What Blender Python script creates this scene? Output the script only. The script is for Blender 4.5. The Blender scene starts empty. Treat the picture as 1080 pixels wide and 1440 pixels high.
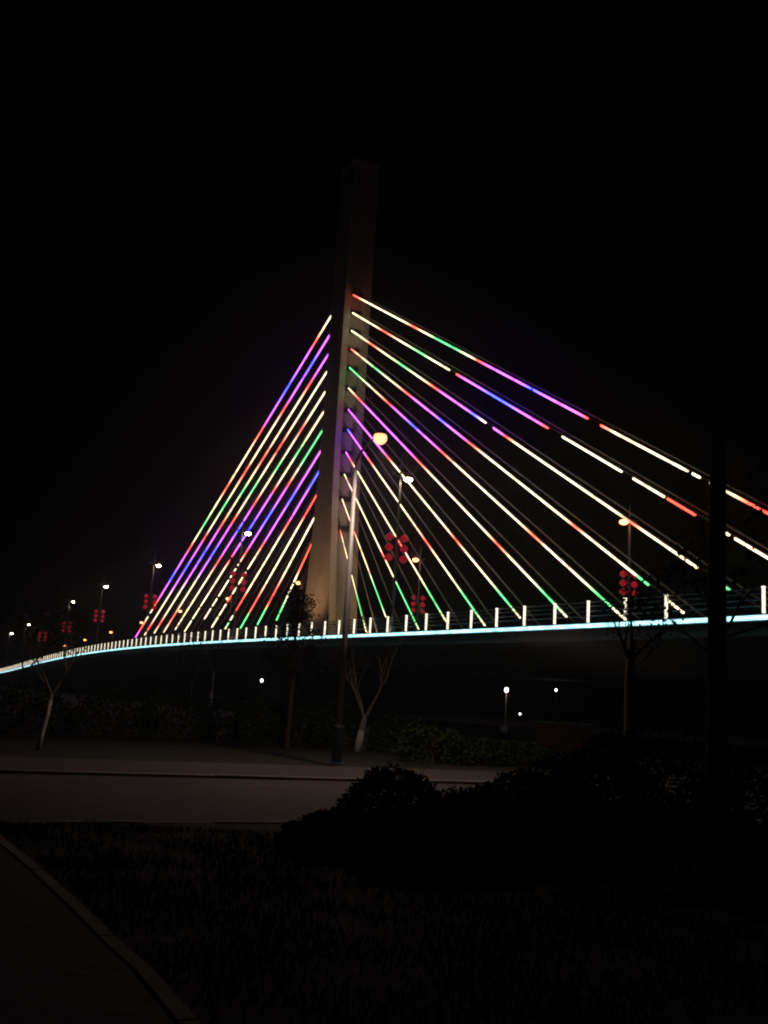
import bpy, math, random
from mathutils import Vector, Matrix
random.seed(7)
S = bpy.context.scene
COL = S.collection
PI = math.pi

# ------------------------------------------------------------------ camera
cam_d = bpy.data.cameras.new('camera'); cam = bpy.data.objects.new('camera', cam_d); COL.objects.link(cam)
PITCH, ROLL, FPX = math.radians(10.9), math.radians(3.5), 1400.0
fw = Vector((0, math.cos(PITCH), math.sin(PITCH))); r0 = Vector((1, 0, 0)); u0 = r0.cross(fw)
cr = r0 * math.cos(ROLL) + u0 * math.sin(ROLL); cu = -r0 * math.sin(ROLL) + u0 * math.cos(ROLL)
M = Matrix((cr, cu, -fw)).transposed().to_4x4(); M.translation = Vector((0, 0, 1.6))
cam.matrix_world = M
cam_d.sensor_fit = 'VERTICAL'; cam_d.sensor_height = 36.0; cam_d.lens = 36.0 * FPX / 1440.0
cam_d.clip_start = 0.1; cam_d.clip_end = 4000
S.camera = cam

# ------------------------------------------------------------------ night sky, faint moon, exposure
SUN_EL, SUN_ROT = math.radians(-9.0), math.radians(200)
W = bpy.data.worlds.new('World'); S.world = W; W.use_nodes = True
nt = W.node_tree; bg = nt.nodes['Background']
sky = nt.nodes.new('ShaderNodeTexSky'); sky.sky_type = 'NISHITA'; sky.sun_disc = False
sky.sun_elevation = SUN_EL; sky.sun_rotation = SUN_ROT
nt.links.new(sky.outputs[0], bg.inputs[0]); bg.inputs[1].default_value = 0.05
sl = bpy.data.lights.new('moon', 'SUN'); sl.energy = 0.003; sl.angle = math.radians(0.5); sl.color = (.86, 0.92, 1.0)
so = bpy.data.objects.new('moon', sl); COL.objects.link(so); so.rotation_euler = (math.radians(50), 0, math.radians(-35))
vs = S.view_settings; vs.view_transform = 'Standard'; vs.look = 'None'; vs.exposure = 0; vs.gamma = 1; vs.use_curve_mapping = False
S.render.engine = 'CYCLES'
cy = S.cycles
cy.use_denoising = True
cy.use_adaptive_sampling = False
cy.sample_clamp_indirect = 4.0
cy.pixel_filter_type = 'BLACKMAN_HARRIS'; cy.filter_width = 2.1
cy.max_bounces = 5; cy.diffuse_bounces = 3; cy.glossy_bounces = 2

# ------------------------------------------------------------------ bridge frame: s along the deck, off across it
U = Vector((0.43555, -0.90017, 0)); V = Vector((0.90017, 0.43555, 0)); O = Vector((-8.4537, 93.67, 0))
ANG_V = math.atan2(V.y, V.x)
def zd(s):                       # height of the edge light line along the bridge
    t = max(-252.0, min(57.0, s))
    z = (((2.40984657e-09 * t + 8.56053457e-07) * t - 4.56817750e-05) * t - 1.53825914e-02) * t + 7.0283
    if s < -252: z += (s + 252) * 0.022
    if s > 57: z -= (s - 57) * 0.017
    return z
def B(s, off, z): return O + U * s + V * off + Vector((0, 0, z))

# ------------------------------------------------------------------ materials
def mat(name, base=(.5, .5, .5), rough=.7, metal=0.0, var=0.0, scale=4.0, bump=0.0, emit=None, estr=0.0, glow=0, spec=.5):
    m = bpy.data.materials.new(name); m.use_nodes = True; n = m.node_tree.nodes; l = m.node_tree.links
    p = n['Principled BSDF']; p.inputs['Base Color'].default_value = (*base, 1)
    p.inputs['Roughness'].default_value = rough; p.inputs['Specular IOR Level'].default_value = spec; p.inputs['Metallic'].default_value = metal
    if var or bump:
        tc = n.new('ShaderNodeTexCoord'); nz = n.new('ShaderNodeTexNoise'); nz.inputs['Scale'].default_value = scale
        nz.inputs['Detail'].default_value = 8; nz.inputs['Roughness'].default_value = .65
        l.new(tc.outputs['Object'], nz.inputs['Vector'])
        if var:
            r = n.new('ShaderNodeMapRange'); r.inputs[1].default_value = .25; r.inputs[2].default_value = .75
            r.inputs[3].default_value = 1 - var; r.inputs[4].default_value = 1 + var
            l.new(nz.outputs['Fac'], r.inputs[0])
            v = n.new('ShaderNodeVectorMath'); v.operation = 'SCALE'; v.inputs[0].default_value = base
            l.new(r.outputs[0], v.inputs['Scale']); l.new(v.outputs[0], p.inputs['Base Color'])
        if bump:
            b = n.new('ShaderNodeBump'); b.inputs['Strength'].default_value = bump; b.inputs['Distance'].default_value = .03
            nb = n.new('ShaderNodeTexNoise'); nb.inputs['Scale'].default_value = scale * 6; nb.inputs['Detail'].default_value = 6
            l.new(tc.outputs['Object'], nb.inputs['Vector']); l.new(nb.outputs['Fac'], b.inputs['Height']); l.new(b.outputs[0], p.inputs['Normal'])
    if emit and glow:
        tc = n.new('ShaderNodeTexCoord'); nz = n.new('ShaderNodeTexNoise'); nz.inputs['Scale'].default_value = glow; nz.inputs['Detail'].default_value = 3
        r = n.new('ShaderNodeMapRange'); r.inputs[1].default_value = .3; r.inputs[2].default_value = .7; r.inputs[3].default_value = .55*estr; r.inputs[4].default_value = 1.3*estr
        l.new(tc.outputs['Generated' if glow < 1 else 'Object'], nz.inputs['Vector']); l.new(nz.outputs['Fac'], r.inputs[0]); l.new(r.outputs[0], p.inputs['Emission Strength'])
    if emit:
        p.inputs['Emission Color'].default_value = (*emit, 1); p.inputs['Emission Strength'].default_value = estr
    return m
def led_mat():
    m = bpy.data.materials.new('led_tube'); m.use_nodes = True; n = m.node_tree.nodes; p = n['Principled BSDF']
    a = n.new('ShaderNodeAttribute'); a.attribute_name = 'led'
    p.inputs['Base Color'].default_value = (.6, .6, .6, 1)
    m.node_tree.links.new(a.outputs['Color'], p.inputs['Emission Color']); p.inputs['Emission Strength'].default_value = 1.0
    return m
HAZE = 0.00045
K = {
 'concrete': mat('pylon_concrete', (.42, .40, .37), .85, var=.16, scale=.6, bump=.25),
 'deck': mat('deck_concrete', (.34, .33, .32), .85, var=.2, scale=.5, bump=.25),
 'asphalt': mat('asphalt', (.08, .073, .072), .85, var=.45, scale=.7, bump=.5),
 'paving': mat('paving', (.075, .07, .066), .85, var=.3, scale=1.4, bump=.4),
 'grass': mat('grass_ground', (.026, .028, .016), .95, var=.5, scale=1.1, bump=.8),
 'kerb': mat('kerb_granite', (.31, .285, .25), .85, var=.4, scale=3, bump=.4),
 'paint': mat('road_paint', (.55, .54, .5), .7, var=.3, scale=6),
 'steel': mat('painted_steel', (.30, .30, .30), .5, .1, var=.1, scale=8),
 'dark_steel': mat('dark_steel', (.05, .06, .075), .5, .4, var=.2, scale=6),
 'sheath': mat('cable_sheath', (.13, .13, .13), .5, var=.1, scale=2),
 'post': mat('post_light', (.7, .68, .6), .5, emit=(1.0, .86, .64), estr=1.7, glow=5),
 'edge': mat('edge_light', (.7, .7, .7), .5, emit=(.40, .88, 1.0), estr=2.3, glow=1.3),
 'lamp_white': mat('lamp_white', (.8, .8, .8), .4, emit=(1.0, .72, .52), estr=60),
 'lamp_orange': mat('lamp_orange', (.8, .7, .5), .4, emit=(1.0, .36, .13), estr=6),
 'lamp_front': mat('lamp_front', (.8, .7, .5), .4, emit=(1.0, .31, .15), estr=3.1),
 'lamp_far': mat('lamp_far', (.8, .8, .8), .4, emit=(1.0, .95, .9), estr=9),
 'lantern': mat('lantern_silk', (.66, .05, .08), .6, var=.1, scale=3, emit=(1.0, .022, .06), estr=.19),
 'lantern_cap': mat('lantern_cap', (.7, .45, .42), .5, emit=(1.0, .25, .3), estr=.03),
 'tassel': mat('tassel', (.4, .02, .03), .8),
 'bark': mat('bark', (.10, .085, .07), .9, var=.35, scale=9, bump=.5),
 'bark_pale': mat('bark_pale', (.26, .235, .20), .9, var=.35, scale=9, bump=.5),
 'lime': mat('limewash', (.62, .60, .56), .9, var=.25, scale=10, bump=.3),
 'leaf': mat('leaf', (.045, .065, .03), .8, var=.4, scale=3, spec=.15),
 'leaf_dark': mat('leaf_dark', (.022, .032, .016), .9, var=.5, scale=3, spec=.08),
 'brick': mat('red_plaster', (.30, .10, .06), .9, var=.3, scale=2, bump=.4),
 'sign': mat('sign_face', (.75, .75, .75), .5),
 'led': led_mat(),
}

# ------------------------------------------------------------------ mesh builder
class MB:
    def __init__(s): s.v = []; s.f = []; s.c = None
    def box(s, c, size, ax=(Vector((1,0,0)), Vector((0,1,0)), Vector((0,0,1)))):
        c = Vector(c); n = len(s.v)
        for k in (-1, 1):
            for j in (-1, 1):
                for i in (-1, 1):
                    s.v.append(c + ax[0]*(i*size[0]/2) + ax[1]*(j*size[1]/2) + ax[2]*(k*size[2]/2))
        for q in ((0,2,3,1),(4,5,7,6),(0,1,5,4),(2,6,7,3),(0,4,6,2),(1,3,7,5)): s.f.append(tuple(n+i for i in q))
    def tube(s, pts, rad, seg=8, cap=True):
        pts = [Vector(p) for p in pts]; n0 = len(s.v)
        if not hasattr(rad, '__len__'): rad = [rad]*len(pts)
        for i, p in enumerate(pts):
            d = (pts[min(i+1, len(pts)-1)] - pts[max(i-1, 0)]).normalized()
            a = Vector((0,0,1)) if abs(d.z) < .9 else Vector((1,0,0))
            x = d.cross(a).normalized(); y = x.cross(d)
            for k in range(seg):
                t = 2*PI*k/seg; s.v.append(p + (x*math.cos(t) + y*math.sin(t))*rad[i])
        for i in range(len(pts)-1):
            for k in range(seg):
                a = n0+i*seg+k; b = n0+i*seg+(k+1) % seg; s.f.append((a, b, b+seg, a+seg))
        if cap:
            s.f.append(tuple(n0+k for k in range(seg))[::-1]); e = n0+(len(pts)-1)*seg; s.f.append(tuple(e+k for k in range(seg)))
    def lathe(s, prof, seg=14, c=(0,0,0), sx=1.0, sy=1.0):
        n0 = len(s.v); c = Vector(c)
        for r, z in prof:
            for k in range(seg):
                t = 2*PI*k/seg; s.v.append(c + Vector((r*math.cos(t)*sx, r*math.sin(t)*sy, z)))
        for i in range(len(prof)-1):
            for k in range(seg):
                a = n0+i*seg+k; b = n0+i*seg+(k+1) % seg; s.f.append((a, b, b+seg, a+seg))
        s.f.append(tuple(n0+k for k in range(seg))[::-1]); e = n0+(len(prof)-1)*seg; s.f.append(tuple(e+k for k in range(seg)))
    def ellipsoid(s, c, r, seg=14, rings=8):
        prof = [(max(.02, math.sin(PI*i/rings))*1.0, -math.cos(PI*i/rings)) for i in range(rings+1)]
        n0 = len(s.v); s.lathe(prof, seg)
        for i in range(n0, len(s.v)):
            p = s.v[i]; s.v[i] = Vector(c) + Vector((p.x*r[0], p.y*r[1], p.z*r[2]))
    def loft(s, rings, cap=True):
        n0 = len(s.v); k = len(rings[0])
        for r in rings: s.v += [Vector(p) for p in r]
        for i in range(len(rings)-1):
            for j in range(k):
                a = n0+i*k+j; b = n0+i*k+(j+1) % k; s.f.append((a, b, b+k, a+k))
        if cap:
            s.f.append(tuple(n0+j for j in range(k))[::-1]); e = n0+(len(rings)-1)*k; s.f.append(tuple(e+j for j in range(k)))
    def leaf(s, p, size, d=None):
        d = d or Vector((random.gauss(0,1), random.gauss(0,1), random.gauss(0,.7))).normalized()
        w = d.cross(Vector((random.gauss(0,1), random.gauss(0,1), random.gauss(0,1)))).normalized()
        n = len(s.v); p = Vector(p)
        s.v += [p, p + d*size*.5 + w*size*.33, p + d*size, p + d*size*.5 - w*size*.33]
        s.f.append((n, n+1, n+2, n+3))
    def build(s, name, m, parent=None, smooth=False, kind=None, label=None):
        me = bpy.data.meshes.new(name)
        org = parent.location if parent is not None and parent.type == 'EMPTY' else Vector((0,0,0))
        me.from_pydata([tuple(p) for p in s.v], [], s.f); me.validate(); me.update()
        if smooth:
            me.polygons.foreach_set('use_smooth', [True]*len(me.polygons))
        me.materials.append(m)
        if s.c is not None:
            at = me.color_attributes.new('led', 'FLOAT_COLOR', 'POINT')
            for i, c in enumerate(s.c): at.data[i].color = (*c, 1)
        o = bpy.data.objects.new(name, me); COL.objects.link(o)
        if parent is not None: o.parent = parent
        if kind: o['kind'] = kind
        if label: o['label'] = label
        return o
def tag(o, label, cat, group=None):
    o['label'] = label; o['category'] = cat
    if group: o['group'] = group
    return o
def thing(name, label, cat, loc=(0,0,0), rz=0.0, group=None):
    o = bpy.data.objects.new(name, None); COL.objects.link(o); o.location = loc; o.rotation_euler = (0,0,rz); o.empty_display_size = .3
    return tag(o, label, cat, group)
def copy_tree(o, parent=None):
    c = o.copy(); COL.objects.link(c)
    if parent is not None: c.parent = parent
    for ch in o.children: copy_tree(ch, c)
    return c

# ------------------------------------------------------------------ ground, road, pavement
def sheet(name, pts, z, m):
    b = MB(); b.v = [Vector((p[0], p[1], z)) for p in pts]; b.f = [tuple(range(len(pts)))]
    return b.build(name, m, kind='structure')
sheet('ground', [(-900,-300),(900,-300),(900,1200),(-900,1200)], 0, K['grass'])
RD = Vector((V.x, V.y, 0)); RN = Vector((-V.y, V.x, 0))       # road runs across the bridge line
def R(a, n, z=0.0): return RD*a + RN*n + Vector((0,0,z))
N0, N1 = 12.75, 19.1
sheet('road', [R(-120,N0), R(160,N0), R(160,N1), R(-120,N1)], .006, K['asphalt'])
sheet('pavement', [R(-120,N1+.18), R(160,N1+.18), R(160,N1+3.6), R(-120,N1+3.6)], 0.052, K['paving'])
K0 = Vector((-.80, 5.30, 0)); KD = Vector((-.468, .884, 0)); KN = Vector((-.884, -.468, 0))
sheet('side_path', [(-.15+.7,2.0),(-.46,4.4),(-.81,5.29),(-1.24,6.19),(-1.63,6.89),(-2.04,7.67),(-2.82,9.10),(-3.71,10.66),(-4.72,12.42),(-14,7.9),(-9,-6),(3,-6)], .008, K['asphalt'])
def kerb(name, label, p, d, n, count, ln, w, h):
    root = bpy.data.objects.new(name, None); COL.objects.link(root); root['kind'] = 'structure'
    b = MB(); x = ln/2-.006; c = .012
    sec = [(-w/2, 0), (w/2, 0), (w/2, h-c), (w/2-c, h), (-w/2+c, h), (-w/2, h-c)]
    b.loft([[Vector((e*x, q[0], q[1])) for q in sec] for e in (-1, 1)])
    proto = b.build('kerb_stone', K['kerb'], root); a = math.atan2(d.y, d.x)
    for i in range(count):
        o = proto if i == 0 else proto.copy()
        if i: COL.objects.link(o); o.parent = root
        q = p + d*(ln*(i+.5)); o.location = (q.x + random.uniform(-.006,.006), q.y, random.uniform(-.006,.006)); o.rotation_euler = (0, random.uniform(-.006,.006), a+random.uniform(-.008,.008))
PK = [Vector((x, y, 0)) for x, y in ((-.15,3.6),(-.46,4.4),(-.81,5.29),(-1.24,6.19),(-1.63,6.89),(-2.04,7.67),(-2.82,9.10),(-3.71,10.66),(-4.72,12.42))]
root = bpy.data.objects.new('path_kerb', None); COL.objects.link(root); root['kind'] = 'structure'
for p, q in zip(PK, PK[1:]):
    m_ = max(1, round((q-p).length/.9)); ln = (q-p).length/m_; d = (q-p).normalized(); nn = Vector((-d.y, d.x, 0))
    for i in range(m_):
        a = p+d*(ln*i+.006); e = p+d*(ln*(i+1)-.006); h = .022+random.uniform(-.004,.004); w = .055; c = .008
        b = MB(); b.loft([[g+nn*(x*w)+Vector((0,0,z)) for x, z in ((-1,0),(1,0),(1,h-c),(.86,h),(-.86,h),(-1,h-c))] for g in (a, e)]); b.build('kerb_stone', K['kerb'], root)
kerb('road_far_kerb', '', R(-14, N1+.09), RD, RN, 44, 1.0, .16, .07)
kerb('road_near_kerb', '', R(-14, N0-.09), RD, RN, 30, 1.0, .16, .014)

# short grass of the foreground bed, sparse and uneven
b = MB(); rg = random.Random(3)
def right_of_kerb(x, y):
    for p, q in zip(PK, PK[1:]):
        if p.y <= y <= q.y: return x > p.x + (q.x-p.x)*(y-p.y)/(q.y-p.y) + .09
    return y < PK[0].y and x > .1
while len(b.f) < 26000:
    x = rg.uniform(-4.4, 3.5); y = rg.uniform(3.8, 12.4)
    if not right_of_kerb(x, y) or -x*.43555+y*.90017 > N0-.2: continue
    if math.sin(x*3.1+1.7*math.sin(y*2.3))*math.sin(y*2.7+x) < rg.uniform(-1.2, .5): continue
    h = rg.uniform(.025, .075); a = rg.uniform(0, 6.3); n = len(b.v); w = .005+.004*rg.random()
    b.v += [Vector((x-w*math.cos(a), y-w*math.sin(a), 0)), Vector((x+w*math.cos(a), y+w*math.sin(a), 0)), Vector((x+rg.gauss(0,.02), y+rg.gauss(0,.02), h))]; b.f.append((n, n+1, n+2))
b.build('grass', K['leaf'], kind='stuff')

# ------------------------------------------------------------------ the bridge
bridge = thing('cable_stayed_bridge', 'cable stayed bridge with one tall pylon, rainbow lit cables and glowing cyan deck edge', 'bridge')
DECK_W = 25.2
sec = [(.06,.14),(DECK_W-.06,.14),(DECK_W-.06,-.78),(DECK_W-2.2,-1.0),(DECK_W-6.5,-2.3),(6.5,-2.3),(2.2,-1.0),(.06,-.78)]
b = MB(); b.loft([[B(s, o_, zd(s)+z) for o_, z in sec] for s in range(-330, 112, 6)]); b.build('deck', K['deck'], bridge)
b = MB(); b.loft([[B(s, o_, zd(s)+z) for o_, z in ((1.6,.13),(DECK_W-1.6,.13),(DECK_W-1.6,.16),(1.6,.16))] for s in range(-330, 112, 6)]); b.build('carriageway', K['asphalt'], bridge)
# cyan light line along the near edge, in lengths of 24 m
for k in range(64):
    s0 = -306 + k*6.0
    b = MB(); b.tube([B(s0+.04+5.92*i/2, -.06, zd(s0+3*i)) for i in range(3)], .095, 8); b.build('edge_light', K['edge'], bridge, smooth=True)
b = MB(); b.loft([[B(s, o_, zd(s)+z) for o_, z in ((.058,-.05),(-.08,-.13),(-.08,-.155),(.058,-.155))] for s in range(-306, 82, 6)]); b.build('strip_shade_lip', K['dark_steel'], bridge)  # lip added under the edge light to block its spill onto the fascia
# railing with lit posts
b = MB()
for h in (.42, .70, .98, 1.22):
    b.tube([B(s, .22, zd(s)+.14+h*.95) for s in range(-306, 82, 3)], .028 if h < 1.2 else .04, 6)
rail = b.build('railing', K['dark_steel'], bridge)
b = MB(); b.box((0,0,.56), (.10,.10,1.12)); b.box((0,0,1.135), (.13,.13,.03))
proto = None
for i in range(-102, 26):
    s = 3.0*i
    if proto is None: proto = b.build('lit_post', K['post'], rail); o = proto
    else: o = proto.copy(); COL.objects.link(o); o.parent = rail
    o.location = B(s, .10, zd(s)+.20); o.rotation_euler = (0,0,ANG_V)
b = MB()
for h in (.42, .70, .98, 1.22):
    b.tube([B(s, DECK_W-.2, zd(s)+.14+h*.95) for s in range(-306, 82, 6)], .03, 6)
for i in range(-102, 27):
    b.box(B(3.0*i, DECK_W-.2, zd(3.0*i)+.72), (.1,.1,1.16))
b.build('far_railing', K['dark_steel'], bridge)
# pylon
PC, PO = -20.0, 12.75
def hu(z):
    T = [(0,5.0),(6,4.7),(9,4.3),(12,3.9),(16,3.4),(20,3.0),(26,2.45),(31,2.2),(40,2.12),(69,2.0)]
    for (a, x), (c, y) in zip(T, T[1:]):
        if z <= c: return x + (y-x)*(z-a)/(c-a)
    return T[-1][1]
def pring(z):
    h = hu(z); w = 1.75 if z < 60 else 1.75 - (z-60)*.012; g = .92; r = .75
    P = [(h,-w),(h,-g),(h-r,-g+.12),(h-r,g-.12),(h,g),(h,w),(-h,w),(-h,g),(-h+r,g-.12),(-h+r,-g+.12),(-h,-g),(-h,-w)]
    return [B(PC+a, PO+c, z) for a, c in P]
zs_ = [0.0]
for k in range(1, 17):
    zs_ += [k*4.0-.03, k*4.0-.025, k*4.0+.025, k*4.0+.03]
zs_ += [68.3]
def pring2(i, z): return pring(z) if i % 4 in (0, 1) or z > 68 else [q + (B(PC, PO, z)-q)*.022 for q in pring(z)]
b = MB(); b.loft([pring2(i, z) for i, z in enumerate(zs_)]); pylon = b.build('pylon', K['concrete'], bridge)
b = MB(); b.loft([[B(PC+a*2.15, PO+c*1.85, z) for a, c in ((1,-1),(1,1),(-1,1),(-1,-1))] for z in (68.303, 68.8)]); b.build('pylon_cap', K['concrete'], pylon)
for s in (-20.0, -150.0, -215.0, 66.0):
    b = MB(); h = zd(s)-2.31
    if s == -20.0:
        b.box(B(s, 12.75, h/2), (4.0, 17.0, h), (U, V, Vector((0,0,1)))); b.build('pier', K['deck'], bridge)
    else:
        for o_ in (8.0, 17.2): b = MB(); b.lathe([(1.1,0),(1.1,h-1),(1.5,h)], 16, B(s, o_, 0)); b.build('pier', K['deck'], bridge)

# stay cables with colour changing led tubes: t = thousandths from pylon anchor to deck anchor
LED = {'W': (3.5,2.75,1.65), 'R': (3.6,.30,.20), 'G': (.36,2.3,.75), 'B': (.38,.46,9.0), 'P': (3.2,.55,4.8)}
RIGHT = [
    (-18.1, 50.7, 59.40, "1R 71W 186W 220R 257W 288G 342G 370W 396R 433P 479P 506B|511B 546P 582P 606R|627R 652W 707W 744W|754W|770W 790W 812R 832R 850W 900W 960G 1000G"),
    (-17.9, 48.3, 54.50, "1W 78W 139R 191W 260G 308W 343W|364R 399P 456B 487B 534P 575R|603W 658W 702W|720W 763W|768R 803R|823W 829W|835W 843W|850W 903W"),
    (-17.7, 45.9, 48.35, "-1W 53W 95R 148W 222G 278W 335R 374P 418P 451B 482W|503P 537R 565W 642W 767W 788R 809W 863W|866W 880W|903G 908G|912G 921G"),
    (-17.5, 43.5, 42.20, "0R 57W 128G 193W 269R 308P 356P 394B 434P 492R 545W 726W 759R 787W 844W 873W|876G 883G|888G 894G|923W 929W|933W 942W|946W 950W"),
    (-17.5, 41.1, 36.05, "-2G 40G 123W 215R 264P 331B 381P 453R 505W 692W 746R 780W 861W 896G 914G|918G 924G|929W 949W"),
    (-17.4, 38.5, 29.90, "-1W 72R 140P 228P 338P 406R 482W 672W 732R 771W 835W 872G 905G 936W"),
    (-17.1, 35.8, 23.75, "1P 109P 213P 291R 332W 403W 605W 662R 716W 804W 851G 885G 925W"),
    (-16.9, 33.3, 17.60, "2B 67P 138P 197R 267W 524W 621R 673W 769W 832G 889G 936W"),
    (-16.9, 30.5, 11.45, "1P 59R 116W 435W 485W 545R 621W 706W 784G 850G 904W"),
    (-16.9, 27.8, 5.30, "0W 117W 307W 484W 530R 587W 647W 705G 817G 882G|892G 920W"),
    (-17.0, 24.8, -0.85, "-2W 127W 235R 340W 515W 657G 749G 828W"),
    (-17.0, 21.2, -7.00, "1R 101W 264W 453W 634G 757G|780G 882W"),
]
LEFT = [
    (-24.5, 50.4, -130.30, "1W 26W 49R 83P 139B 197P 234R 292W 337W 373R 424W 478G 522W 551R 603P 650B 697P 751R 790W|805W 849R 892P"),
    (-24.2, 47.9, -122.30, "0P 26P 61B 120P 160R 201W 272W 315R 368W 409G 470W 508R 553P 610B 676P 731W 801W 850R 884W"),
    (-24.0, 45.4, -114.30, "-1P 30P 74R 116W 192W 258R 303W 348G 398W 455R 495P 549B 630P 706W 781W 831R 876W"),
    (-24.0, 43.1, -106.20, "0W 48W 127W 199R 264W 319G 373W 422R 474P 530B 600P 657W 741W 795R 874W"),
    (-23.7, 40.6, -98.00, "1W 37W 80W 113R 170W 223G 279W 345R 379P 437B 487P 560R 633W 742W 802W|809W 861W"),
    (-23.7, 38.0, -89.80, "1R 34W 84W 139G 184W 232W 263R 304P 409B 483P 521R|533R 582W 742W|752W 805W|816W 871W"),
    (-23.8, 35.5, -81.30, "1G 35G 114G 159W 203R 251P 323B 428P 478R 538W|554W 594W|608W 684W|698W 734W|749W 801W"),
    (-24.0, 32.8, -73.00, "-1R 49P 113P 205B 289P 366P 412R 476W 528W|546W 608W|623W 656W|668R 699R|714W 774W|786W 843W"),
    (-24.4, 30.0, -64.40, "-3B 76B 128P 201P 257R 364W 532W 592W 654R 748R|766W 792W|810G 846W"),
    (-24.4, 27.2, -56.20, "1R 61R 133R 212W 339W 512W 630R 696R 759G 837G"),
    (-25.2, 24.0, -48.60, "-2W 193W 363W 520R 617R 683G 785G"),
    (-25.8, 20.5, -40.50, "-2R 124R 207R 317W 450W 606G 704G"),
]
def lerp3(a, c, t): return tuple(x+(y-x)*t for x, y in zip(a, c))
def colour_at(st, t):
    if t <= st[0][0]: return LED[st[0][1]]
    for (a, x), (c, y) in zip(st, st[1:]):
        if t <= c:
            k = (t-a)/max(1e-6, c-a); k = k*k*(3-2*k); return lerp3(LED[x], LED[y], k)
    return LED[st[-1][1]]
def stay(rows, lit_off, dim_off, back, rad):
    for s0, z0, s1, spec in rows:
        f0 = hu(z0)-.72; sg = 1 if s1 > PC else -1
        b = MB(); b.box(B(PC+sg*f0, 12.75, z0+.35), (.5, 1.7, .55), (U, V, Vector((0,0,1)))); b.build('cable_anchor', K['dark_steel'], pylon)
        for off, lit in ((lit_off, True), (dim_off, False)):
            A = B(s0, off, z0); D = B(s1, off, zd(s1)+.3)
            A2 = A + (A-D).normalized()*back
            dn = Vector((0,0,-1))
            b = MB(); b.tube([A2 + Vector((0,0,.14)), D + Vector((0,0,.14))], .075, 8); cab = b.build('stay_cable', K['sheath'], bridge, smooth=True)
            if not lit: continue
            for seg in spec.split('|'):
                st = [(int(k[:-1])/1000.0, k[-1]) for k in seg.split()]
                t0, t1 = st[0][0], st[-1][0]
                if len(st) == 1: t1 = t0+.004; t0 -= .004
                n = max(2, int((t1-t0)*(A-D).length/.6))
                b = MB(); b.c = []; ps = []
                for i in range(n+1):
                    t = t0+(t1-t0)*i/n; ps.append(A + (D-A)*t); k = 1.0 if random.random() > .06 else .45; b.c += [tuple(x*k*random.uniform(.86,1.12) for x in colour_at(st, t))]*6
                b.tube(ps, rad, 6); b.build('light_strip', K['led'], cab, smooth=True)
stay(RIGHT, 12.15, 13.35, 1.6, .097)
stay(LEFT, 12.15, 13.35, 2.2, .09)
# warm floodlights washing the foot of the pylon
def flood(s, off, target, power, size):
    p = B(s, off, zd(s)+.75); b = MB()
    d = (target-p).normalized(); x = d.cross(Vector((0,0,1))).normalized(); y = x.cross(d)
    b.box(p, (.5, .4, .24), (x, y, d)); b.box(p-Vector((0,0,.38)), (.08,.08,.5)); f = b.build('floodlight', K['dark_steel'], bridge)
    b = MB(); b.box(p + d*.128, (.44, .34, .012), (x, y, d)); b.build('floodlight_lens', K['lamp_orange'], f)
    ld = bpy.data.lights.new('floodlight_beam', 'SPOT'); ld.energy = power; ld.color = (1.0, .49, .22); ld.spot_size = size; ld.spot_blend = .9; ld.shadow_soft_size = .15
    lo = bpy.data.objects.new('floodlight_beam', ld); COL.objects.link(lo); lo.location = p + d*.2; lo.rotation_euler = d.to_track_quat('-Z', 'Y').to_euler(); lo.parent = f
flood(-19, 4.0, B(-20, 11.0, 17), 1900, math.radians(75))
flood(-6, 12.0, B(-17, 12.75, 16), 1200, math.radians(70))

# ------------------------------------------------------------------ lamps on the bridge and their lanterns
def lamp_proto(name, glow, label, group):
    t = thing(name, label, 'street lamp', (0,0,0), 0, group); s_ = K['steel']
    for e in (-1, 1):
        b = MB(); b.tube([(0, e*.11, 0), (0, e*.11, 9), (0, e*.08, 12.6)], [.055,.05,.04], 8); b.build('pole', s_, t, smooth=True)
    b = MB(); b.box((0,0,.25), (.34,.44,.5)); b.build('pole_base', s_, t)
    for z in (2, 4, 6, 8, 10): b = MB(); b.box((0,0,z), (.08,.22,.06)); b.build('pole_tie', s_, t)
    b = MB(); b.tube([(0,0,12.5),(0,0,13.3),(0,0,13.95)], [.08,.05,.02], 8); b.build('spike', s_, t, smooth=True)
    b = MB(); b.tube([(-.62,0,12.15),(-.3,0,12.0),(0,0,11.95),(.35,0,11.95),(.6,0,12.0)], [.05,.06,.06,.06,.05], 8); b.box((-.62,0,12.2), (.28,.2,.14)); b.build('arm', s_, t)
    b = MB(); b.tube([(.05,0,12.5),(.5,0,12.32),(.95,0,12.42),(1.3,0,12.75),(1.52,0,13.3)], [.05,.06,.06,.045,.015], 8); b.build('horn', s_, t, smooth=True)
    b = MB(); b.lathe([(.02,.18),(.22,.15),(.34,.04),(.35,0)][::-1], 16, (.68,0,11.98)); hd = b.build('lamp_head', s_, t, smooth=True)
    b = MB(); k = .31 if glow is K['lamp_white'] else .40; b.ellipsoid((.68,0,11.92), (k,k,k*.6)); b.build('lens', glow, hd, smooth=True)
    for z in (7.62, 6.82, 6.02): b = MB(); b.tube([(-.72,0,z),(.72,0,z)], .02, 6); b.build('lantern_bracket', s_, t)
    return t
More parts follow.
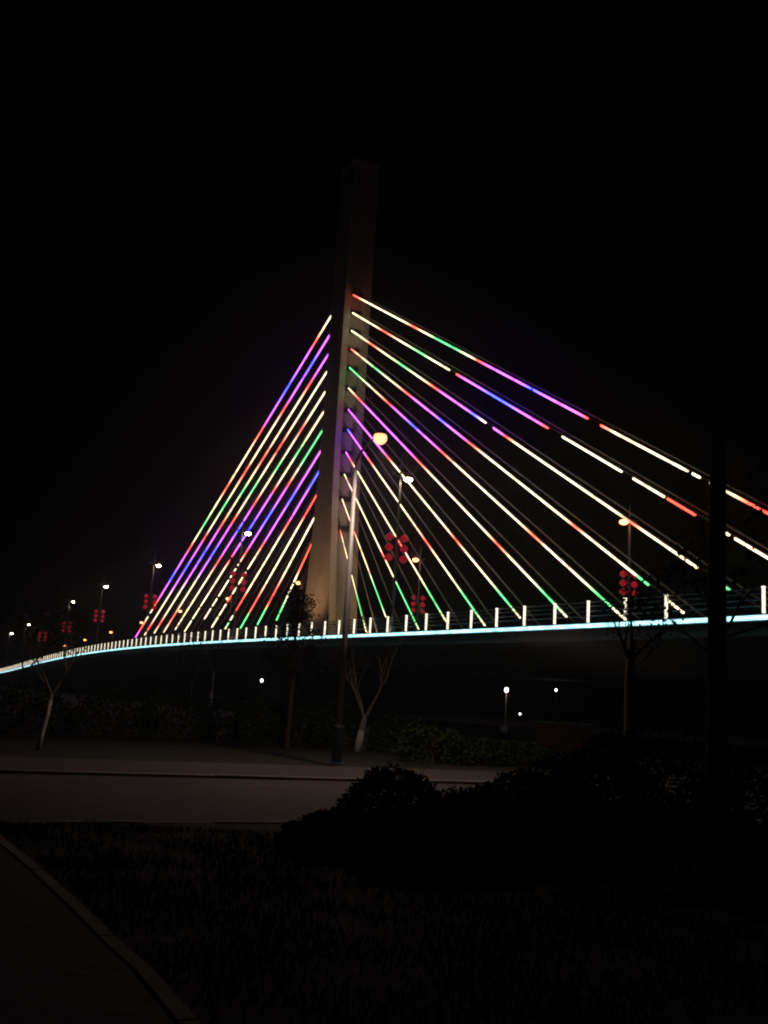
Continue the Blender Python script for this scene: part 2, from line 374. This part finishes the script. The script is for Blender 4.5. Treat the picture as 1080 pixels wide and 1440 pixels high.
def lantern_proto():
    t = thing('lantern', '', 'lantern')
    b = MB(); prof = []
    for i in range(9):
        a = -1.25 + 2.5*i/8; prof.append((.33*math.cos(a)**.8, -.30+.25*math.sin(a)))
    b.lathe(prof, 16)
    n = 9*16
    for i in range(n):       # shallow ribs round the silk
        if (i % 16) % 2: p = b.v[i]; b.v[i] = Vector((p.x*.955, p.y*.955, p.z))
    b.build('lantern_body', K['lantern'], t, smooth=True)
    b = MB(); b.lathe([(.135,-.07),(.14,-.03),(.10,0),(.015,.0),(.012,.04)], 12); b.build('cap', K['lantern_cap'], t)
    b = MB(); b.lathe([(.10,-.60),(.13,-.565),(.13,-.53)], 12); b.build('base_ring', K['lantern_cap'], t)
    b = MB(); b.lathe([(.035,-.78),(.03,-.66),(.012,-.60)], 8); b.build('tassel', K['tassel'], t)
    return t
WORDS_NEAR = [
 ('tallest near-side bridge lamp with white head, standing in front of the right-hand cables', 'tall lamp before the right-hand cables'),
 ('near-side bridge lamp with white head standing in front of the left-hand cables', 'lamp before the left-hand cables'),
 ('near-side bridge lamp with white head just left of the outermost left cable', 'lamp just left of the cables'),
 ('near-side bridge lamp with white head, second one left of the cable fan', 'second lamp left of the cables'),
 ('near-side bridge lamp with white head, third one left of the cable fan', 'third lamp left of the cables'),
 ('unlit near-side bridge lamp hung with lanterns, fourth one left of the cable fan', 'unlit lamp fourth left of cables'),
 ('small white bridge lamp, last but one towards the left picture edge', ''),
 ('small white bridge lamp, farthest one at the left picture edge', '')]
lan = lantern_proto(); lan_used = [False]
def hang_lanterns(lx, words, far):
    base = lx.location; sgn = -1 if far else 1
    for ri, z in enumerate((7.6, 6.8, 6.0)):
        for c in (-.64, .64):
            o = lan if not lan_used[0] else copy_tree(lan); lan_used[0] = True
            o.location = base + V*(c) + Vector((0,0,z-.04)); o.rotation_euler = (0,0,random.uniform(0,6))
            tag(o, '%s %s red lantern of the %s' % (('upper','middle','lower')[ri], 'left' if c < 0 else 'right', words), 'lantern', 'red lanterns hung on the bridge lamps')
near = lamp_proto('bridge_lamp', K['lamp_white'], WORDS_NEAR[0][0], 'lamps along the near side of the bridge')
for i, s in enumerate((21.1, -17.3, -58.2, -97.0, -132.8, -168.5, -203.4, -243.8)):
    o = near if i == 0 else copy_tree(near)
    o.location = B(s, .42, zd(s)+.14); o.rotation_euler = (0,0,ANG_V); o['label'] = WORDS_NEAR[i][0]
    if i == 5:
        for h in o.children:
            if h.name.startswith('lamp_head'):
                for c in h.children: c.data = c.data.copy(); c.data.materials[0] = K['sign']
    if WORDS_NEAR[i][1]: hang_lanterns(o, WORDS_NEAR[i][1], False)
WORDS_FAR = [
 ('far-side bridge lamp with large orange head beyond the outer right-hand cables', 'orange lamp at far right'),
 ('far-side bridge lamp with orange head to the right of the pylon foot', 'orange lamp right of the pylon'),
 ('far-side bridge lamp with orange head just left of the pylon foot', ''),
 ('far-side bridge lamp with small orange head behind the middle of the left-hand cables', ''),
 ('far-side bridge lamp with small orange head behind the outer left-hand cables', ''),
 ('far-side bridge lamp with small orange head at the foot of the outermost left cable', ''),
 ('far-side bridge lamp with orange head low over the posts, first one left of the cables', ''),
 ('far-side bridge lamp low over the posts, second one left of the cables', ''),
 ('far-side bridge lamp low over the posts, third one left of the cables', '')]
far = lamp_proto('bridge_lamp', K['lamp_orange'], WORDS_FAR[0][0], 'lamps along the far side of the bridge')
for i, s in enumerate((18.9, -20.4, -60.0, -96.5, -131.0, -168.0, -206.0, -247.0, -287.5)):
    o = far if i == 0 else copy_tree(far)
    o.location = B(s, 24.7, zd(s)+.14); o.rotation_euler = (0,0,ANG_V+PI); o['label'] = WORDS_FAR[i][0]
    if WORDS_FAR[i][1]: hang_lanterns(o, WORDS_FAR[i][1], True)

# ------------------------------------------------------------------ street lamp on the verge
fl = thing('street_lamp', 'grey roadside lamp post with orange lamp on a short arm, in front of the pylon', 'street lamp', (-.80, 25.6, .052))
b = MB(); b.tube([(0,0,0),(0,0,4),(-.02,0,7.55)], [.085,.075,.05], 14); b.build('pole', K['steel'], fl, smooth=True)
b = MB(); b.lathe([(.19,0),(.19,.03),(.125,.05),(.12,.92),(.10,.96)], 14); b.build('pole_base', K['dark_steel'], fl)
b = MB(); b.tube([(-.02,0,7.55),(.0,-.06,7.8),(.10,-.28,7.98),(.28,-.62,8.12),(.46,-.98,8.22),(.58,-1.2,8.27)], [.05,.042,.036,.032,.03,.03], 10); b.build('arm', K['steel'], fl, smooth=True)
b = MB(); b.lathe([(.19,0),(.16,.05),(.10,.085),(.02,.10)], 18, (.59,-1.2,8.23)); hd = b.build('lamp_head', K['steel'], fl, smooth=True)
b = MB(); b.ellipsoid((.59,-1.2,8.14), (.175,.175,.165), 18, 10); b.build('lens', K['lamp_front'], hd, smooth=True)
ld = bpy.data.lights.new('street_lamp_glow', 'SPOT'); ld.energy = 620; ld.spot_size = math.radians(176); ld.spot_blend = 1.0; ld.color = (1.0, .72, .56); ld.shadow_soft_size = .12
lo = bpy.data.objects.new('street_lamp_glow', ld); COL.objects.link(lo); lo.location = (.59,-1.2,7.80); lo.parent = fl

# ------------------------------------------------------------------ small lamps, sign and wall beyond, under the bridge
for x, y, h, label in ((7.25, 55, 2.75, 'slim path lamp with bright white head under the bridge, right of centre'),
                       (15.2, 84, 3.6, 'tiny distant path lamp under the bridge, right of the bright one'),
                       (14.6, 100, 1.45, 'tiny low path light below and right of the bright path lamp'),
                       (-9.95, 90, 3.0, 'slim path lamp with white head under the bridge, left of the pylon')):
    t = thing('path_lamp', label, 'lamp', (x, y, 0), 0, 'path lamps under the bridge')
    b = MB(); b.tube([(0,0,0),(0,0,h-.1)], .03, 8); b.build('pole', K['steel'], t)
    r = .105 if h in (2.75, 3.0) else .075
    b = MB(); b.ellipsoid((0,0,h), (r, r, r*1.25)); b.build('lamp_head', K['lamp_far'], t, smooth=True)
    if h == 2.75:
        ld = bpy.data.lights.new('path_lamp_glow', 'POINT'); ld.energy = 24; ld.color = (1, .66, .48); ld.shadow_soft_size = .12
        lo = bpy.data.objects.new('path_lamp_glow', ld); COL.objects.link(lo); lo.location = (0,-.2,h+.1); lo.parent = t
t = thing('sign_board', 'small blank pale board on a post under the bridge', 'sign', (6.68, 51, 0))
b = MB(); b.box((0,0,.72), (.36,.04,.30)); b.build('board', K['sign'], t)
b = MB(); b.box((0,.045,.35), (.05,.05,.7)); b.build('post', K['dark_steel'], t)
t = thing('garden_wall', 'low red rendered wall behind bare branches, under the right side of the bridge', 'wall', (8.9, 47, 0), .1)
b = MB(); b.box((0,0,.6), (2.6,.24,1.2)); w_ = b.build('wall', K['brick'], t)
b = MB(); b.box((0,0,1.24), (2.7,.34,.08)); b.build('coping', K['deck'], t)

# ------------------------------------------------------------------ trees and shrubs
def limb(b, p, d, ln, r, depth, tips, spread=.5, up=.35, kids=(2,3)):
    n = 4; pts = [Vector(p)]; rs = [r]
    d = Vector(d).normalized()
    for i in range(n):
        d = (d + Vector((random.gauss(0,.09), random.gauss(0,.09), random.gauss(0,.05)+up*.05))).normalized()
        pts.append(pts[-1] + d*ln/n); rs.append(r*(1-.5*(i+1)/n))
    b.tube(pts, rs, 6 if depth > 1 else 4)
    tips.append((pts[-1], d))
    if depth <= 0: return
    for k in range(random.randint(*kids)):
        i = random.randint(2, n); a = Vector((random.gauss(0,1), random.gauss(0,1), random.gauss(0,.4))).normalized()
        limb(b, pts[i], (d + a*spread*1.6 + Vector((0,0,up))).normalized(), ln*random.uniform(.55,.8), rs[i]*.7, depth-1, tips, spread, up, kids)
def clumps(b, tips, n, rad, size):
    for p, d in tips:
        for i in range(n): b.leaf(p + Vector((random.gauss(0,rad), random.gauss(0,rad), random.gauss(0,rad*.8))), size*random.uniform(.6,1.3))
def tree(name, label, cat, loc, trunk, limbs, leaves=0, rad=.15, size=.08, lime=0.0, group=None, m='leaf', depth=2):
    bk = K['bark_pale'] if lime else K['bark']
    t = thing(name, label, cat, loc, 0, group)
    b = MB(); tips = []; b.tube([p for p, r in trunk], [r for p, r in trunk], 10)
    b.build('trunk', bk, t, smooth=True)
    if lime:
        b2 = MB(); pts = [(Vector(p), r) for p, r in trunk]
        q = []; 
        for (p, r), (p2, r2) in zip(pts, pts[1:]):
            if p.z < lime: q.append((p, r+.006))
            if p.z < lime <= p2.z:
                k = (lime-p.z)/(p2.z-p.z); q.append((p+(p2-p)*k, r+(r2-r)*k+.006))
        b2.tube([p for p, r in q], [r for p, r in q], 10); b2.build('limewash_band', K['lime'], t, smooth=True)
    for p, d, ln, r in limbs: b = MB(); limb(b, p, d, ln, r, depth, tips); b.build('branch', bk, t)
    if leaves:
        b = MB(); clumps(b, tips, leaves, rad, size); b.build('crown', K[m], t)
    return t
tree('young_tree', 'young forked tree with whitewashed trunk on the verge at the left', 'tree', (-7.94, 25, 0), [((-.12,0,-.02),.06),((-.07,0,.4),.052),((0,0,.85),.045),((.06,0,1.35),.04)],
     [((.05,0,1.33),(-.45,.1,1),1.0,.03),((.06,0,1.33),(.42,0,1),1.25,.03),((.06,0,1.33),(-.8,0,1),1.1,.024)], 26, .17, .065, 1.2)
tree('young_tree', 'forked whitewashed tree right of the roadside lamp post', 'tree', (-.30, 33.5, 0), [((-.10,0,-.02),.13),((.0,0,.7),.10),((.08,0,1.15),.085)],
     [((.08,0,1.1),(-.45,0,1),1.7,.05),((.08,0,1.1),(.5,-.1,1),1.6,.05),((.06,0,1.0),(-.1,.1,1),1.4,.035)], 4, .25, .10, 1.15)
tree('young_tree', 'slim tree trunk with whitewashed foot, middle of the left shrub band', 'tree', (-10.54, 66, 0), [((0,0,-.02),.14),((.02,0,1.7),.11),((.05,0,3.0),.08)],
     [((.05,0,2.9),(-.3,0,1),2.4,.05),((.05,0,2.9),(.35,0,1),2.2,.05)], 8, .35, .12, 1.7)
tree('young_tree', 'small trunk with whitewashed foot left of the slim tree', 'tree', (-10.74, 60, 0), [((0,0,-.02),.08),((.0,0,1.1),.07),((-.03,0,2.2),.05)],
     [((0,0,2.1),(-.3,0,1),1.8,.04),((0,0,2.1),(.35,0,1),1.6,.04)], 8, .3, .12, 1.0)
tree('young_tree', 'leaning whitewashed trunk at the left picture edge', 'tree', (-14.1, 40, 0), [((0,0,-.02),.10),((.12,0,.9),.09),((.32,0,2.0),.06)],
     [((.3,0,1.9),(-.2,0,1),1.7,.04),((.3,0,1.9),(.5,0,1),1.6,.04)], 10, .3, .12, 1.3)
def cone_pts(h0, h1, r, n):
    out = []
    for i in range(n):
        k = random.random(); z = h0+(h1-h0)*k; rr = r*(1-.75*k)*math.sqrt(random.random()); a = random.uniform(0, 2*PI)
        out.append((Vector((rr*math.cos(a), rr*math.sin(a), z)), Vector((0,0,1))))
    return out
t = thing('leafy_tree', 'dark leafy tree in front of the pylon foot, its crown covering the deck lights', 'tree', (-2.75, 34, 0))
b = MB(); b.tube([(0,0,0),(.03,0,2),(0,0,4.6)], [.09,.07,.025], 8); tips = []
for i in range(16):
    a = i*2.4; z = 1.8+i*.2; limb(b, (.02,0,z), (math.cos(a), math.sin(a), .7), 1.0-.03*i, .022, 1, tips)
b.build('trunk', K['bark'], t)
b = MB(); clumps(b, tips, 16, .16, .10); clumps(b, cone_pts(2.4, 5.3, .95, 90), 14, .13, .10); b.build('crown', K['leaf_dark'], t)
# tall dark tree close by on the right and a smaller one next to it
t = thing('street_tree', 'tall slender dark tree trunk crossing the cables near the right edge', 'tree', (3.24, 9.5, 0))
b = MB(); b.tube([(0,0,-.02),(0,0,1.5),(.0,0,3),(.02,0,4.6),(.03,0,6.0),(.05,0,7.0)], [.115,.10,.085,.075,.055,.02], 12); b.build('trunk', K['bark'], t, smooth=True)
b = MB(); tips = []
for z, d, ln in ((2.35,(.7,.1,.9),.9),(2.2,(-.8,.2,.7),.55),(2.5,(-.4,-.5,.8),.5),(2.4,(.9,-.2,.35),.7),(4.9,(.5,.3,1),.8),(5.3,(-.5,0,1),.7),(5.8,(.2,.5,1),.7)):
    b = MB(); limb(b, (0,0,z), d, ln, .017, 2, tips); b.build('branch', K['bark'], t)
b = MB(); clumps(b, [q for q in tips if q[0].z < 4], 12, .11, .055); clumps(b, [q for q in tips if q[0].z >= 4], 3, .12, .06); b.build('crown', K['leaf_dark'], t)
tree('small_tree', 'small dark tree breaking up the deck lights left of the tall trunk', 'tree', (4.83, 19, 0), [((0,0,-.02),.13),((.02,0,1.4),.12),((.0,0,2.4),.10),((.02,0,3.1),.06)],
     [((0,0,2.6),(-.4,0,.9),.7,.04),((0,0,2.7),(.6,0,.6),.9,.04),((0,0,3.0),(.1,.1,1),.55,.04),((0,0,2.5),(.5,.5,.5),.7,.03)], 12, .13, .075, m='leaf_dark')
tree('bare_tree', 'bare dark branches in front of the red wall', 'tree', (8.0, 41, 0), [((0,0,-.02),.05),((0,0,.5),.04)], [((0,0,.45),(-.4,0,1),.9,.028),((0,0,.45),(.25,0,1),1.0,.028),((0,0,.45),(.7,0,1),.9,.022)], 0)

def shrub(name, label, loc, r, h, n, size, m='leaf', group=None, cat='shrub'):
    t = thing(name, label, cat, loc, 0, group)
    b = MB(); tips = []
    for i in range(9):
        a = random.uniform(0, 2*PI); limb(b, (random.uniform(-.1,.1)*r, random.uniform(-.1,.1)*r, 0), (math.cos(a)*.6, math.sin(a)*.6, 1), h*.75, .014, 1, tips)
    b.build('stem', K['bark'], t)
    b = MB()
    cl = [(random.uniform(0, 2*PI), random.uniform(0, 1), random.uniform(.12, .3)) for i in range(14)]
    for i in range(n):
        a = random.uniform(0, 2*PI); e = random.random(); q = math.sqrt(max(0, 1-e*e*.92)); f = 1-.28*random.random()**2
        for ca, ce, cw in cl:
            if abs((a-ca+PI) % (2*PI)-PI) < cw*2 and abs(e-ce) < cw: f *= 1.07
        b.leaf((r*q*math.cos(a)*f, r*q*math.sin(a)*f, h*(.04+.96*e*f)), size*random.uniform(.6,1.4))
    b.build('foliage', K[m], t)
    return t
shrub('round_bush', 'clipped round dark bush beside the road, in front of the lamp post foot', (.33, 13, 0), .66, .78, 6500, .06, 'leaf_dark')
G = 'shrubs along the back of the verge'
D_ = ['leftmost shrub of the verge band, beside the leaning trunk', 'shrub behind the forked young tree at the left', 'dark shrub right of the forked young tree',
      'broad shrub left of the middle of the verge band', 'shrub in the middle of the verge band below the slim trunk', 'shrub left of the leafy tree', 'shrub at the foot of the leafy tree',
      'pale leaved shrub just left of the lamp post', 'light green shrub right of the whitewashed tree', 'dark shrub on the verge above the round bush', 'low shrub below the bright path lamp', 'low shrub at the right end of the verge band']
for i, (x, y, r, h) in enumerate(((-13.5,32,1.5,1.5),(-11.0,33,1.4,1.4),(-8.6,34,1.5,1.6),(-6.6,34.5,1.4,1.5),(-5.0,36,1.3,1.4),(-3.9,36,1.1,1.5),(-2.6,36,1.1,1.3),(-1.3,35.5,.9,1.6),(.9,35.5,1.0,1.15),(2.0,30.5,1.2,1.0),(3.3,31,1.0,.72),(4.75,32,1.0,.66))):
    shrub('verge_shrub', D_[i], (x, y, 0), r, h, 1500, .13, 'leaf', G)
G2 = 'low hedge plants in the foreground bed'
D2 = ['dark hedge plant filling the gap beside the round bush', 'low hedge plant at the left end of the foreground bed', 'low hedge plant in front of the round bush', 'low hedge plant right of the round bush', 'dark bush in the middle of the foreground bed',
      'dark bush in front of the small tree', 'dark bush at the foot of the tall trunk', 'dark bush at the right picture edge', 'taller dark bush behind the foreground bed on the right']
for i, (x, y, r, h, n) in enumerate(((1.40,12.5,.75,.56,5000),(-.15,11.4,.75,.40,4000),(.75,10.7,.85,.55,5000),(1.55,11.6,.85,.72,5000),(2.2,12.8,.95,.85,5000),(3.1,14.0,1.1,1.05,5500),(3.3,10.9,1.0,.72,5000),(4.9,12.5,1.2,1.05,6000),(4.4,16.2,1.5,1.35,7000))):
    shrub('hedge_plant', D2[i], (x, y, 0), r, h, n, .07, 'leaf_dark', G2)

# ------------------------------------------------------------------ thin haze volume added to give the lamps and led tubes a bloom
b = MB(); b.box((60, 200, 44.5), (900, 700, 91)); hz = b.build('haze', K['deck'], kind='stuff')
hm = bpy.data.materials.new('bloom_haze'); hm.use_nodes = True; hn = hm.node_tree.nodes; hn.remove(hn['Principled BSDF'])
pv = hn.new('ShaderNodeVolumePrincipled'); pv.inputs['Color'].default_value = (.85, .87, .9, 1); pv.inputs['Density'].default_value = HAZE; pv.inputs['Anisotropy'].default_value = 0.88
hm.node_tree.links.new(pv.outputs[0], hn['Material Output'].inputs['Volume'])
hz.data.materials.clear(); hz.data.materials.append(hm)
